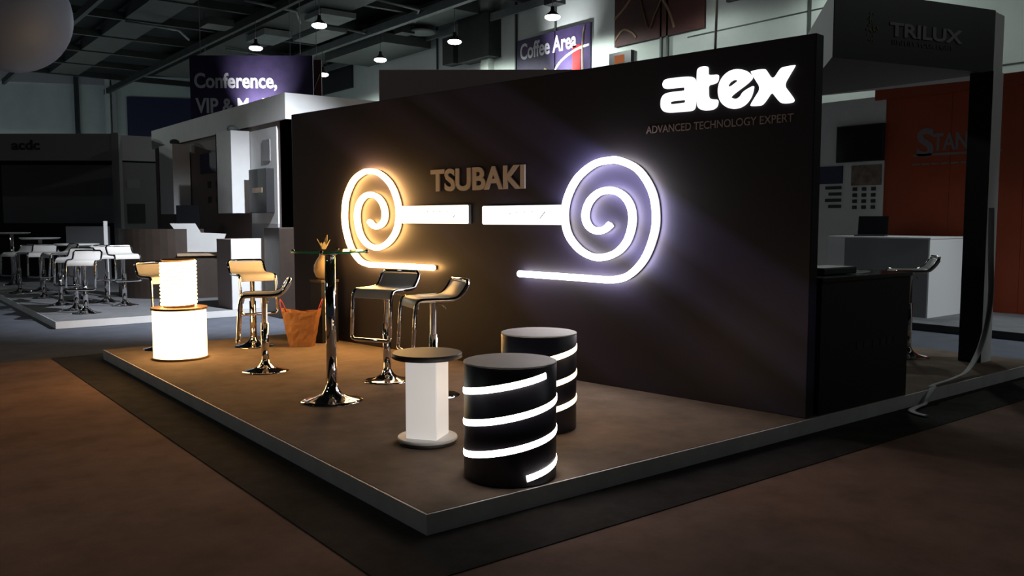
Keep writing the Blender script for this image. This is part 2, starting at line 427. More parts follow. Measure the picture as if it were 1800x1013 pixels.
E_OUT = [(0.725, 0.238), (0.703, 0.266), (0.671, 0.291), (0.625, 0.307), (0.579, 0.311), (0.533, 0.3), (0.495, 0.273), (0.469, 0.235), (0.459, 0.19), (0.463, 0.144), (0.483, 0.1), (0.518, 0.068), (0.558, 0.05), (0.6, 0.045), (0.645, 0.052), (0.686, 0.077), (0.716, 0.119), (0.728, 0.166), (0.73, 0.187), (0.692, 0.174), (0.662, 0.160), (0.643, 0.146), (0.628, 0.122), (0.600, 0.109), (0.563, 0.122), (0.560, 0.130), (0.598, 0.155), (0.640, 0.179), (0.685, 0.205)]
E_HOLE = [(0.536, 0.200), (0.540, 0.213), (0.553, 0.228), (0.572, 0.238), (0.592, 0.240), (0.612, 0.231), (0.584, 0.214), (0.556, 0.198)]
X_OUT = [(0.703, 0.278), (0.709, 0.283), (0.756, 0.288), (0.805, 0.286), (0.814, 0.279), (0.863, 0.206), (0.909, 0.27), (0.925, 0.281), (0.967, 0.285), (1.012, 0.286), (1.018, 0.284), (0.982, 0.23), (0.941, 0.166), (0.981, 0.116), (1.015, 0.07), (1.014, 0.054), (0.993, 0.047), (0.94, 0.049), (0.919, 0.058), (0.888, 0.094), (0.858, 0.132), (0.827, 0.088), (0.798, 0.055), (0.776, 0.05), (0.718, 0.052), (0.704, 0.058), (0.739, 0.109), (0.779, 0.163), (0.74, 0.221)]
t = thing('lettering_sign', 'glowing white word atex high on the black wall', 'sign', wp(S(1.15), 2.1, 0.0), WA)
for polys in ([A_OUT, A_HOLE], [T_OUT], [E_OUT, E_HOLE], [X_OUT]):
    g = curve_mesh([chaikin(p, 2) for p in polys], 0.010); link('letter', g, 'sign_white', t)
t = thing('lettering_sign', 'tan block letters TSUBAKI between the two spirals', 'sign', wp(S(3.70), 1.655, 0.0), WA)
letters('TSUBAKI', 1.20, 0.205, 0.015, 0.03, t, 'letter_tan')
t = thing('lettering_sign', 'thin dim tagline ADVANCED TECHNOLOGY EXPERT below the glowing word', 'sign', wp(S(1.283), 2.028, 0.0), WA)
letters('ADVANCED TECHNOLOGY EXPERT', 1.145, 0.054, 0.004, 0.004, t, 'print_tag')
cord = MB().tube(spline([(2.86, 0.77, 2.57), (2.87, 0.77, 2.9), (2.90, 0.76, 4.2), (2.98, 0.74, 7.0), (3.0, .74, 9.9)], 5), .009, 8).build('hanging_cable', 'plastic_white')
tag(cord, 'thin white cable rising from the top of the black wall', 'cable')

# ================================================================== FURNITURE ON THE STAND
def led_drum(loc, label, m, a0, a1, turns, zs, hgt=0.59, Rr=0.235, az=0.0):
    t = thing('led_drum', label, 'stool', loc, 0, 'black drums wound with light strips')
    MB().lathe([(Rr - .008, 0), (Rr, .006), (Rr, hgt - .004)], 56).build('body', 'drum_black', t)
    MB().lathe([(Rr + .001, hgt - .006), (Rr + .001, hgt - .002), (Rr - .003, hgt)], 56).build('top_disc', 'drum_top', t)
    # strip: climbs more on the side that faces the aisle than on the back
    path = []
    n = int((a1 - a0) / R(5))
    for i in range(n + 1):
        a = a0 + (a1 - a0) * i / n
        ph = a / (2 * pi)
        z = zs + .158 * ph + .023 * sin(a)
        path.append(((Rr + .0005) * cos(a + az), (Rr + .0005) * sin(a + az), z))
    MB().tube(path, .0165, 8, ry=.0035, fix=(0, 0, 1)).build('light_strip', m, t)
    return t
# az turns each winding so that its steep side faces the open corner of the stand
led_drum((0.655, 0.245, 0.1), 'black drum with cool white strips at the platform corner', 'led_neutral', R(20), R(1128), 3, .0275, az=R(-127.8))
led_drum((1.415, 0.935, 0.1), 'black drum with amber white strips behind the other drum', 'led_amber', R(-40), R(860), 3, .135, az=R(-127.8), hgt=.60)

t = thing('cable_spool', 'white faceted spool table with dark grey round top', 'side table', (0.66, 1.04, 0.1), R(-100))
MB().lathe([(.165, 0), (.168, .012), (.165, .022)], 40).build('foot_disc', 'spool_edge', t)
MB().lathe([(.172, .022), (.175, .03), (.172, .040)], 40).build('flange', 'white_lam', t)
MB().prism([(.136 * cos(2 * pi * k / 4), .136 * sin(2 * pi * k / 4)) for k in range(4)], .040, .500).build('core', 'spool_white_glow', t, .006)
tp = MB().lathe([(.196, .500), (.204, .504), (.204, .526), (.200, .530)], 48).build('top_disc', 'spool_edge', t)
MB().lathe([(.200, .530), (.198, .532)], 48).build('laminate', 'spool_top', tp)

# lit display drum with a wound coil
t = thing('lit_display_drum', 'glowing warm white drum carrying a smaller coil wound glowing drum', 'display light', (0.46, 5.06, 0.1))
MB().lathe([(.250, 0), (.250, .020)], 48).build('base_ring', 'wood_rim', t)
MB().lathe([(.238, .020), (.238, .462)], 48, cap=False).build('lower_glow', 'drum_glow', t)
MB().lathe([(.250, .462), (.252, .470), (.250, .482)], 48).build('rim_disc', 'wood_rim', t)
MB().lathe([(.138, .482), (.138, .918)], 40).build('coil_core', 'wood_rim', t)
path = []; turns = 12
for i in range(turns * 28 + 1):
    a = 2 * pi * i / 28; path.append((.150 * cos(a), .150 * sin(a), .496 + .410 * i / (turns * 28)))
MB().tube(path, .0145, 8).build('light_coil', 'coil_glow', t)
MB().lathe([(.148, .918), (.150, .926), (.146, .934)], 40).build('cap_disc', 'wood_rim', t)

# bar table
t = thing('bar_table', 'tall bar table with chrome trumpet foot and green edged glass top', 'table', (0.735, 2.44, 0.1))
MB().lathe([(.222, 0), (.222, .006), (.185, .014), (.12, .028), (.07, .055), (.048, .09), (.040, .12)], 48).build('foot', 'chrome', t)
MB().lathe([(.037, .11), (.037, 1.055)], 28).build('pole', 'chrome', t)
MB().lathe([(.038, 1.04), (.06, 1.058), (.06, 1.066)], 28).build('collar', 'chrome', t)
gt = MB().lathe([(.258, 1.066), (.258, 1.079)], 64).build('glass_top', 'glass', t)
MB().lathe([(.2585, 1.066), (.264, 1.069), (.264, 1.076), (.2585, 1.079), (.2585, 1.066)], 64, cap=False).build('glass_edge', 'glass_edge', gt)
for k in range(4):
    a = R(142 + 90 * k)
    MB().sphere((.262 * cos(a), .262 * sin(a), 1.0725), .014, 12, 8).build('edge_stud', 'chrome_soft', t)

# stools with bent seat and hanging foot loop; local -y is the front
def make_stool(name, label, loc, front, h, group, seat='leather', cat='bar stool', detail=True):
    rz = math.atan2(front[1], front[0]) + pi / 2
    t = thing(name, label, cat, loc, rz, group)
    MB().lathe([(.195, 0), (.195, .006), (.165, .013), (.10, .027), (.06, .05), (.038, .08), (.032, .10)], 40 if detail else 24).build('foot', 'chrome', t)
    pole = MB().lathe([(.033, .09), (.033, h * .62), (.023, h * .62), (.023, h - .03)], 20).build('pole', 'chrome', t)
    prof = spline([(0, -.192, h - .075), (0, -.188, h - .035), (0, -.165, h - .006), (0, -.11, h), (0, .06, h), (0, .125, h + .012), (0, .17, h + .055), (0, .20, h + .105)], 4)
    top = [(p.y, p.z) for p in prof]; bot = []
    for i in range(len(prof)):
        a = prof[max(0, i - 1)]; b = prof[min(len(prof) - 1, i + 1)]; tt = (b - a).normalized()
        bot.append((prof[i].y + tt.z * .030, prof[i].z - tt.y * .030))
    MB().slab_x(top + bot[::-1], -.168, .168, True).build('seat', seat, t, .006)
    side = [(p.y, p.z - .012) for p in prof]
    zf = h - .40
    lp = [(-.182, -.215, zf + .03), (-.182, -.200, h - .16), (-.182, -.196, h - .09)]
    lp += [(-.182, y, z) for y, z in side[2:]]
    lp += [(-.16, .213, h + .118), (0, .215, h + .120), (.16, .213, h + .118)]
    lp += [(.182, y, z) for y, z in side[2:][::-1]]
    lp += [(.182, -.196, h - .09), (.182, -.200, h - .16), (.182, -.215, zf + .03)]
    MB().tube(lp, .0145, 8).build('frame', 'chrome', t)
    MB().tube([(-.182, -.215, zf + .03), (-.176, -.216, zf + .008), (-.155, -.216, zf), (.155, -.216, zf), (.176, -.216, zf + .008), (.182, -.215, zf + .03)], .0145, 8).build('footrest', 'chrome', t)
    MB().box(-.09, .09, -.09, .09, h - .036, h - .024).build('bracket', 'chrome_soft', t)
    if detail:
        MB().tube([(.03, .02, h - .045), (.14, .03, h - .06), (.19, .03, h - .075)], .005, 6).build('lever', 'chrome_soft', t)
    return t
SG = 'chrome bar stools with white seats on the stand'
def fr(px, ang):
    # front direction: ang degrees from the viewer's left towards the viewer, for something at view angle px
    hd = R(37.832) + math.atan((px - 900) / 1500.0)
    lt = Vector((-cos(hd), sin(hd))); tw = Vector((-sin(hd), -cos(hd)))
    return lt * cos(R(ang)) + tw * sin(R(ang))
make_stool('bar_stool', 'chrome bar stool seen from the side facing the glowing drum', (0.82, 3.89, .1), (-.928, .371), .675, SG)
make_stool('bar_stool', 'bar stool behind the side-on stool, white seat lit warm, near the paper bag', (1.28, 5.36, .1), fr(452, 108), .755, SG)
make_stool('bar_stool', 'bar stool between the bar table and the black wall, foot loop towards the viewer', (1.43, 2.87, .1), fr(685, 55), .755, SG)
make_stool('bar_stool', 'side-on bar stool partly hidden behind the white spool table', (1.42, 2.16, .1), fr(742, 18), .735, SG)
make_stool('bar_stool', 'bar stool half hidden behind the glowing coil drum', (0.50, 5.74, .1), fr(268, 112), .745, SG)
make_stool('bar_stool', 'chrome stool with dark seat behind the black counter', (5.92, .90, .1), fr(1608, 10), .83, None, 'leather_dark')

# paper bag
def make_bag():
    t = thing('shopping_bag', 'crumpled orange brown paper bag with red handles by the wall', 'bag', (1.68, 5.075, 0.1), R(-38))
    rows = 9; n = 28; vs = []; fs = []
    rnd = random.Random(3)
    for k in range(rows):
        f = k / (rows - 1); hz = .37 * f
        ax = .125 + .075 * f; ay = .085 + .04 * f
        for i in range(n):
            a = 2 * pi * i / n; c, s_ = cos(a), sin(a)
            q = (abs(c) ** 3.2 + abs(s_) ** 3.2) ** (-1 / 3.2)
            j = 1 + rnd.uniform(-.045, .045)
            vs.append((ax * c * q * j, ay * s_ * q * j, hz + rnd.uniform(-.006, .006) * (k > 0) + (.02 * cos(2 * a) if k == rows - 1 else 0)))
    for k in range(rows - 1):
        for i in range(n): fs.append((k * n + i, k * n + (i + 1) % n, (k + 1) * n + (i + 1) % n, (k + 1) * n + i))
    mb = MB().add(vs, fs); mb.f.append(tuple(reversed(range(n)))); mb.sm.append(False)
    o = mb.build('bag_body', 'bag_paper', t); sd = o.modifiers.new('thick', 'SOLIDIFY'); sd.thickness = .003
    for sx in (-1, 1):
        MB().tube(spline([(sx * .17, -.07, .33), (sx * .20, -.05, .42), (sx * .215, 0, .475), (sx * .20, .05, .43), (sx * .17, .07, .34)], 5), .012, 6, ry=.004).build('handle', 'bag_handle', t)
make_bag()
# pedestal with a round vase
t = thing('pedestal', 'slim dark pedestal against the black wall behind the bar table', 'pedestal', (2.00, 5.20, 0.1), R(8))
MB().box(-.10, .10, -.10, .10, 0, .64).build('column', 'black_lam', t, .004)
MB().box(-.11, .11, -.11, .11, .64, .665).build('top_plate', 'brown_lam', t, .003)
t = thing('vase', 'round cream vase with flat rim and pale leaves on the dark pedestal', 'vase', (2.00, 5.20, 0.765))
MB().lathe([(.05, 0), (.085, .03), (.108, .09), (.105, .15), (.075, .21), (.045, .25), (.045, .285)], 32).build('body', 'ceramic', t)
MB().lathe([(.045, .285), (.108, .293), (.108, .302), (.02, .302)], 32).build('rim', 'ceramic', t)
for k, (a, l, ln) in enumerate(((20, .17, .3), (150, .13, .5), (250, .10, .6), (320, .12, .55), (90, .09, .7))):
    a = R(a); c = Vector((cos(a), sin(a), 0)); sd = Vector((-sin(a), cos(a), 0))
    pts = [Vector((0, 0, .30)) + c * (ln * l * f) + Vector((0, 0, l * f)) for f in (0, .35, .7, 1)]
    wv = (.008, .022, .018, .002); vs = []
    for p, w_ in zip(pts, wv): vs += [p - sd * w_, p + sd * w_, p + sd * w_ * .9 + c * .006, p - sd * w_ * .9 + c * .006]
    fs = []
    for i in range(3):
        for q in range(4): fs.append((i * 4 + q, i * 4 + (q + 1) % 4, i * 4 + 4 + (q + 1) % 4, i * 4 + 4 + q))
    fs += [(3, 2, 1, 0), (12, 13, 14, 15)]
    MB().add(vs, fs).build('leaf', 'leaf_pale', t)

# black counter behind the end of the wall
t = thing('info_counter', 'black counter beside the end of the black wall', 'counter', (3.06, 0.02, 0.1))
MB().box(0, 1.14, 0.0, .50, 0, .885).build('body', 'black_lam', t, .003)
MB().box(-.01, 1.16, -.012, .52, .885, .915).build('worktop', 'black_gloss', t, .004)
for k, (x, w_) in enumerate(((.44, .07), (.53, .09), (.65, .08), (.75, .07), (.84, .07), (.93, .05))):
    MB().box(x, x + w_, -.003, 0, .405, .455).build('dim_print', 'print_faint', t)
tag(MB().box(3.30, 3.72, .16, .40, 1.015, 1.065).build('laptop_case', 'leather_dark', None, .01), 'flat dark case lying on the black counter', 'case')
t = thing('brochure_stack', 'loose pale leaflets on the black counter', 'leaflets', (3.62, .12, 1.015), R(12))
for k, (dx, dy, a) in enumerate(((0, 0, 5), (.16, .03, -14), (.33, .05, 9))):
    MB().box(-.07, .07, -.05, .05, .001 + .001 * k, .0018 + .001 * k, Matrix.Translation((dx, dy, 0)) @ Matrix.Rotation(R(a), 4, 'Z')).build('leaflet', 'print_grey', t)

# ================================================================== NEIGHBOUR STAND BEYOND THE AISLE
pn = thing('platform_neighbour', 'neighbouring stand platform with white edge boards', None, kind='structure')
MB().box(0.09, 9.0, 8.95, 17.0, 0.0, 0.094).build('core', 'grey_mid', pn)
MB().box(0.08, 9.0, 8.945, 17.0, 0.094, 0.1).build('carpet', 'carpet_grey', pn)
MB().box(0.07, 9.0, 8.925, 8.945, 0.008, 0.099).build('edge_board', 'edge_white', pn)
MB().box(0.07, 0.09, 8.945, 17.0, 0.008, 0.099).build('edge_board', 'edge_board', pn)
nw = thing('wall_neighbour', 'side wall of the neighbouring stand with deep white fascia and projecting display fins', None, kind='structure')
MB().box(3.40, 3.52, 9.42, 16.4, 0.1, 2.95).build('panel_wall', 'brown_wall', nw)
MB().box(3.36, 3.50, 9.31, 16.5, 2.92, 3.31).build('fascia_side', 'white_board', nw)
MB().box(3.50, 8.6, 9.31, 9.45, 2.92, 3.31).build('fascia_front', 'white_board', nw)
MB().box(3.40, 3.75, 9.42, 9.62, 0.1, 2.92).build('corner_post', 'brown_lam', nw)
MB().box(3.375, 3.40, 9.70, 10.80, 1.33, 2.84).build('white_board', 'white_board', nw)
MB().box(3.37, 3.40, 9.70, 10.80, 0.1, 1.33).build('grey_board', 'grey_pale', nw)
for (y0, y1, x0) in ((10.82, 11.55, 3.06), (13.97, 14.9, 3.05)):
    f = MB().box(x0, 3.375, y0, y0 + .04, 1.50, 2.85).build('fin_front', 'white_board', nw)
    MB().box(x0, x0 + .03, y0 + .04, y1, 1.50, 2.85).build('fin_side', 'white_board', nw)
    MB().box(x0, 3.375, y1 - .04, y1, 1.50, 2.85).build('fin_back', 'white_board', nw)
    MB().sphere((x0 + .12, y0 + .25, 2.90), .06, 12, 8, sx=1.6).build('spotlight', 'steel_grey', nw)
MB().box(3.362, 3.375, 9.95, 10.25, 2.32, 2.66).build('poster', 'print_grey', nw)
MB().box(3.385, 3.40, 11.75, 13.4, 2.25, 2.62).build('poster', 'navy', nw)
for k in range(3):
    for q in range(2):
        MB().box(3.388, 3.40, 11.95 + k * .45, 12.12 + k * .45, 1.98 - q * .28, 2.10 - q * .28).build('swatch', 'steel_dark', nw)
o = MB().box(3.24, 3.374, 9.82, 10.55, 1.50, 2.20).build('loudspeaker', 'black_lam', None, .01)
tag(o, 'dark wall box on the white board of the neighbouring stand', 'wall box')
MB().box(3.232, 3.24, 9.98, 10.38, 1.82, 1.90).build('badge', 'wood_tan', o)
# white cabinet at the platform front
t = thing('display_cabinet', 'tall white cabinet at the front of the neighbouring platform', 'cabinet', (2.36, 8.96, 0.1))
MB().box(0.0, .66, 0.03, .62, 0, 1.01).build('body', 'brown_wall', t)
MB().box(-.005, .665, 0.0, .03, 0, 1.02).build('front_panel', 'white_lam', t, .003)
o = thing('storage_cabinet', 'dark brown cabinet on the aisle floor beside the white cabinet', 'cabinet', (2.80, 8.30, 0.0))
MB().box(0, .68, 0, .55, 0, 1.28).build('body', 'brown_deep', o, .004)
MB().box(-.004, .684, -.02, 0, .02, 1.275).build('door', 'brown_deep', o, .003)
MB().sphere((.65, -.035, 1.19), .018, 12, 8).build('knob', 'chrome_soft', o)
# reception desk with flared white screen
t = thing('reception_desk', 'curved brown reception desk with flared white screen', 'desk', (2.5, 11.6, 0.1))
def arc_wall(r0, r1, a0, a1, z0, z1, cx=0, cy=0, n=18):
    pts = [(cx + r1 * cos(a0 + (a1 - a0) * i / n), cy + r1 * sin(a0 + (a1 - a0) * i / n)) for i in range(n + 1)]
    pts += [(cx + r0 * cos(a0 + (a1 - a0) * i / n), cy + r0 * sin(a0 + (a1 - a0) * i / n)) for i in reversed(range(n + 1))]
    return pts
MB().prism(arc_wall(.84, .90, R(150), R(285), 0, 1, .0, .55), 0.0, 1.14).build('curved_front', 'brown_deep', t)
MB().prism([(-.25, -.45), (.62, -.62), (.70, -.05), (-.05, .1)], .70, .74).build('worktop', 'wood_tan', t)
MB().prism([(-.2, -.40), (.55, -.55), (.60, -.10), (-.05, .05)], 0.0, .70).build('body', 'brown_deep', t)
q = Vector((.79, -.613, 0))
def scr(x, z, d): p = Vector((-.18, -.25, z)) + q * x; return (p.x + .613 * d, p.y + .79 * d, z)
out = [(0.10, .76), (.68, .76), (.80, 1.06), (.38, 1.08), (.29, 1.23), (-.12, 1.23), (.04, 1.02)]
n = len(out)
MB().add([scr(x, z, 0) for x, z in out] + [scr(x, z, .03) for x, z in out], [tuple(range(n)), tuple(reversed(range(n, 2 * n)))] + [(i, i + n, (i + 1) % n + n, (i + 1) % n) for i in range(n)]).build('flared_screen', 'white_board', t)
t = thing('monitor', 'dark monitor standing on the reception desk', 'monitor', (2.72, 12.05, 0.84), R(-38))
MB().box(-.2, .2, -.02, .02, .35, .80).build('screen', 'black_gloss', t, .006)
MB().box(-.03, .03, .0, .03, .02, .36).build('stand', 'steel_grey', t)
MB().box(-.11, .11, -.08, .08, 0, .02).build('foot', 'steel_grey', t)
t = thing('desk_cupboard', 'low brown cupboard under the monitor', 'cupboard', (2.72, 12.05, .1), R(-38))
MB().box(-.42, .42, -.2, .2, 0, .72).build('body', 'brown_lam', t)
MB().box(-.44, .44, -.22, .22, .72, .74).build('top', 'brown_lam', t)
t = thing('telephone', 'desk telephone with raised handset beside the flared screen', 'telephone', (2.98, 11.24, .842), R(-30))
MB().box(-.09, .09, -.08, .08, 0, .05).build('body', 'black_lam', t, .01)
MB().tube([(-.10, 0, .09), (0, 0, .075), (.10, 0, .05)], .02, 8).build('handset', 'steel_grey', t)
t = thing('low_partition', 'low grey partition behind the far bar tables', 'partition', (1.80, 15.4, .1), R(-38))
MB().box(-.42, .42, -.04, .04, 0, 1.16).build('board', 'grey_lam', t, .005)
MB().box(-.42, .42, -.12, .12, 0, .03).build('foot', 'grey_mid', t)
t = thing('stanchion_post', 'slim pale post rising above the far stools', 'post', (1.44, 12.3, .1))
MB().lathe([(.15, 0), (.15, .02), (.03, .03)], 24).build('foot', 'steel_dark', t)
MB().box(-.03, .03, -.012, .012, .03, 1.27).build('upright', 'white_lam', t)

# bar tables and stools of the neighbour
def far_table(loc, label, h):
    t = thing('bar_table', label, 'table', loc, 0, 'bar tables on the neighbouring stand')
    MB().lathe([(.20, 0), (.20, .006), (.10, .03), (.04, .08)], 28).build('foot', 'chrome', t)
    MB().lathe([(.032, .07), (.032, h - .02)], 16).build('pole', 'chrome', t)
    MB().lathe([(.30, h - .03), (.33, h - .012), (.33, h)], 40).build('top', 'plastic_white', t)
far_table((0.92, 11.9, .1), 'nearest round white bar table of the neighbouring stand', .91)
far_table((0.78, 14.3, .1), 'middle round white bar table of the neighbouring stand', .97)
far_table((0.60, 16.3, .1), 'farthest round white bar table at the left picture edge', 1.04)
NG = 'white bar stools around the far bar tables'
for (x, y, a, h, lb) in ((.587, 10.34, 60, .76, 'far white bar stool, left one of the close pair at the white platform corner'), (.60, 9.79, 75, .74, 'far white bar stool nearest the white platform corner'),
                      (1.22, 11.35, 100, .76, 'far white bar stool under the slim pale post'), (1.30, 10.60, 105, .78, 'far white bar stool closest to the glowing coil drum'),
                      (.56, 12.7, 80, .76, 'far white bar stool in front of the middle white table'), (.55, 11.25, 20, .80, 'far bar stool with bright chrome seat edge by the nearest white table'),
                      (.40, 14.1, 40, .72, 'dim far bar stool at the left picture edge'), (.95, 13.3, 150, .72, 'dim far bar stool between the middle and nearest white tables')):
    make_stool('bar_stool', lb, (x, y, .1), fr(120, a), h, NG, detail=False)

# stand further back on the left, with lettered fascia
t = thing('wall_back_stand', 'dark open stand at the far left with a wide lettered fascia', None, kind='structure')
ax = Vector((0.82, 19.03, 0)); bx = Vector((2.83, 17.48, 0)); dd = (bx - ax).normalized(); aa = math.atan2(dd.y, dd.x)
t.location = bx; t.rotation_euler.z = aa
MB().box(-6.0, 0, 0, .12, 2.71, 3.30).build('fascia', 'grey_lam', t)
MB().box(-.06, .10, -.02, .14, 0, 3.32).build('corner_post', 'grey_lam', t)
MB().box(-6, .5, 2.4, 2.5, 0, 3.2).build('back_wall', 'black_lam', t)
MB().box(-6, 0, .12, 2.4, 3.1, 3.2).build('roof', 'black_lam', t)
MB().box(-3.9, -1.05, 2.30, 2.4, 1.30, 2.75).build('screen', 'grey_lam', t)
MB().box(-6, 0, 1.6, 2.0, 0, .95).build('counter', 'black_lam', t)
link('lettering', shift(text_mesh('acdc', .62, .22, .02, .02), -2.28, 0, 2.94), 'print_black', t)
t2 = thing('wall_back_panel', 'grey printed side panel of the far left stand', None, (2.95, 17.55, 0), R(-2), kind='structure')
MB().box(0, 2.2, 0, .1, 0, 2.68).build('panel', 'grey_mid', t2)
MB().box(0, 2.2, -.02, .1, 2.72, 3.28).build('fascia', 'grey_pale', t2)
MB().box(.12, .50, -.01, 0, 1.30, 1.75).build('poster', 'steel_dark', t2)
MB().box(.12, .46, -.01, 0, .75, 1.15).build('poster', 'grey_lam', t2)
MB().box(.12, .40, -.01, 0, 2.1, 2.3).build('poster', 'grey_lam', t2)

# balloon
t = thing('balloon', 'big pale balloon hanging at the upper left', 'balloon', (-0.49, 7.38, 2.95))
MB().sphere((0, 0, .60), .595, 40, 24).build('skin', 'balloon', t)
MB().tube([(0, 0, 1.19), (0, 0, 7.2)], .006, 6).build('cord', 'plastic_white', t)

# ================================================================== STANDS TO THE RIGHT
# storage wall of the canopy stand, behind the black wall
p0 = Vector((3.05, 5.86, .1)); p1 = Vector((5.87, 3.67, .1)); dd = (p1 - p0)
t = MB().box(0, dd.length, 0, .1, 0, 3.05).build('wall_storage', 'storage_lam', None, .01)
t.location = p0; t.rotation_euler.z = math.atan2(dd.y, dd.x)
tag(t, 'grey brown storage wall behind the black booth wall', kind='structure')
# canopy on a post
t = thing('canopy', 'dark grey corner canopy lettered TRILUX on a square post', 'canopy', (6.2, 0.37, 0.1))
F = (4.386 - 6.2, .821 - .37); K = (6.23 - 6.2, 2.35 - .37)
dv = Vector((-F[0], -F[1], 0)).normalized()
P2 = (dv.x * .02, dv.y * .02)
MB().prism([F, P2, K], 2.606, 3.15).build('roof_box', 'grey_mid', t)
MB().prism([P2, (.26, .02), (.30, .30), K], 2.606, 3.143).build('corner_box', 'white_board', t)
ang = math.atan2(dv.y, dv.x); nrm = Vector((dv.y, -dv.x, 0))
fc = thing('fascia', None, None, (F[0] + nrm.x * .012, F[1] + nrm.y * .012, 0), ang); fc.parent = t
fl = math.hypot(*F)
MB().box(.0, fl, 0.0, .010, 2.60, 3.152).build('fascia_panel', 'black_lam', fc)
link('lettering', shift(text_mesh('TRILUX', .86, .115, .006, .03), .60, 0, 2.82), 'print_grey', fc)
link('tagline', shift(text_mesh('SIMPLIFY YOUR LIGHT', .72, .038, .004, .0), .63, 0, 2.755), 'print_dim', fc)['kind'] = 'stuff'
rnd = random.Random(5); mb = MB()
for k in range(34):
    a = rnd.uniform(0, 2 * pi); r_ = rnd.uniform(.1, 1) ** .7
    x = .40 + .075 * r_ * cos(a); z = 2.875 + .115 * r_ * sin(a)
    mb.box(x - .006, x + .006, -.004, 0, z - .006, z + .006)
ob = mb.build('emblem', 'olive', fc); ob['kind'] = 'stuff'
MB().box(-.10, .10, -.06, .14, 0, 2.606).build('post', 'white_board', t)
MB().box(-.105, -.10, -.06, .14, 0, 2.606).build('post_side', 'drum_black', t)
# ribbon cable
pts = spline([(6.06, .26, 1.50), (6.04, .24, 1.1), (5.98, .20, .70), (5.72, .14, .36), (5.35, .08, .16), (5.0, .045, .125), (4.62, .02, .12), (4.55, -.014, .11), (4.42, -.03, .055), (4.35, -.045, .02), (4.22, -.06, .018), (4.08, -.09, .016), (4.02, -.16, .014), (4.00, -.24, .014)], 6)
tag(MB().tube(pts, .026, 8, ry=.005).build('ribbon_cable', 'grey_pale'), 'loose pale cable hanging from the post over the platform edge', 'cable')

# orange stand
po = thing('platform_orange', 'low grey platform of the orange stand', None, kind='structure')
MB().box(8.62, 14.0, -4.0, 6.5, 0.0, .094).build('core', 'black_lam', po)
MB().box(8.60, 14.0, -4.0, 6.5, .094, .1).build('carpet', 'carpet_grey', po)
wo = thing('wall_orange', 'orange panel wall lettered STANLEY in dim white', None, kind='structure')
for k in range(6):
    MB().box(10.68, 10.80, 3.80 - (k + 1) * .99 + .004, 3.80 - k * .99, .1, 3.30).build('orange_panel', 'orange_wall', wo)
MB().box(10.60, 10.85, -2.2, 3.95, 3.22, 3.38).build('cap', 'orange_wall', wo)
wl = thing('lettering_sign', 'dim letters STANLEY on the orange wall', 'sign', (10.68, 3.31, 2.31), R(-90))
link('big_letter', text_mesh('S', .26, .43, .006, .03), 'print_wall', wl)
link('lettering', shift(text_mesh('TANLEY', .92, .25, .006, .03), .24, 0, .09), 'print_wall', wl)
MB().prism([(-.05, -.006), (1.2, -.006), (1.2, 0), (-.05, 0)], .02, .055).build('underline', 'print_wall', wl)
for k in range(9): MB().box(-.05 + k * .14, .06 + k * .14, -.005, 0, -.11, -.085).build('small_print', 'print_wall', wl)
wv = thing('wall_white', 'white display wall beside the orange wall', None, kind='structure')
MB().box(10.66, 10.78, 3.80, 8.0, .1, 3.28).build('board', 'white_board', wv)
MB().box(10.645, 10.66, 3.83, 4.33, 1.93, 2.24).build('photo_print', 'photo_brown', wv)
for r_ in range(4):
    for c_ in range(3):
        MB().box(10.645, 10.66, 3.92 + c_ * .155, 3.99 + c_ * .155, 1.56 + r_ * .095, 1.615 + r_ * .095).build('swatch', 'steel_dark', wv)
for r_ in range(4):
    MB().box(10.645, 10.66, 4.50, 4.72 + (r_ % 2) * .06, 1.58 + r_ * .10, 1.63 + r_ * .10).build('printed_line', 'steel_dark', wv)
MB().box(10.645, 10.66, 4.48, 4.9, 1.97, 2.25).build('dark_print', 'navy', wv)
t = thing('wall_screen', 'large dark screen on the white display wall', 'screen', (10.66, 4.18, 2.30), R(-90))
MB().box(-.40, .39, -.06, 0, 0, .57).build('bezel', 'black_lam', t, .004)
MB().box(-.385, .375, -.064, -.06, .015, .555).build('glass', 'black_gloss', t)
t = thing('white_counter', 'white counter on the orange stand platform', 'counter', (9.2, 2.33, .1))
MB().box(0.02, 1.08, .02, 1.45, 0, 1.04).build('body', 'grey_lam', t)
MB().box(0, 1.10, 0, .02, 0, 1.04).build('end_panel', 'white_lam', t)
MB().box(0, .02, .02, 1.21, 0, 1.04).build('side_panel', 'grey_lam', t)
MB().box(0, .02, 1.21, 1.47, 0, 1.04).build('side_panel', 'white_lam', t)
MB().box(-.01, 1.11, -.01, 1.47, 1.04, 1.06).build('worktop', 'white_lam', t, .003)
t = thing('laptop', 'open dark laptop on the white counter', 'laptop', (9.55, 3.35, 1.16), R(-70))
MB().box(-.2, .2, -.14, .14, 0, .02).build('base', 'black_lam', t)
MB().box(-.2, .2, -.02, 0, 0, .27, Matrix.Translation((0, .14, .015)) @ Matrix.Rotation(R(-12), 4, 'X')).build('screen', 'black_gloss', t)
t = thing('wall_shelf_box', 'beige box on the orange wall behind the white counter', 'shelf box', (10.68, 2.60, .80), R(-90))
MB().box(0, .24, -.12, 0, .02, .36).build('box', 'beige', t)
MB().box(-.02, .22, -.2, 0, 0, .02).build('shelf', 'plastic_white', t)

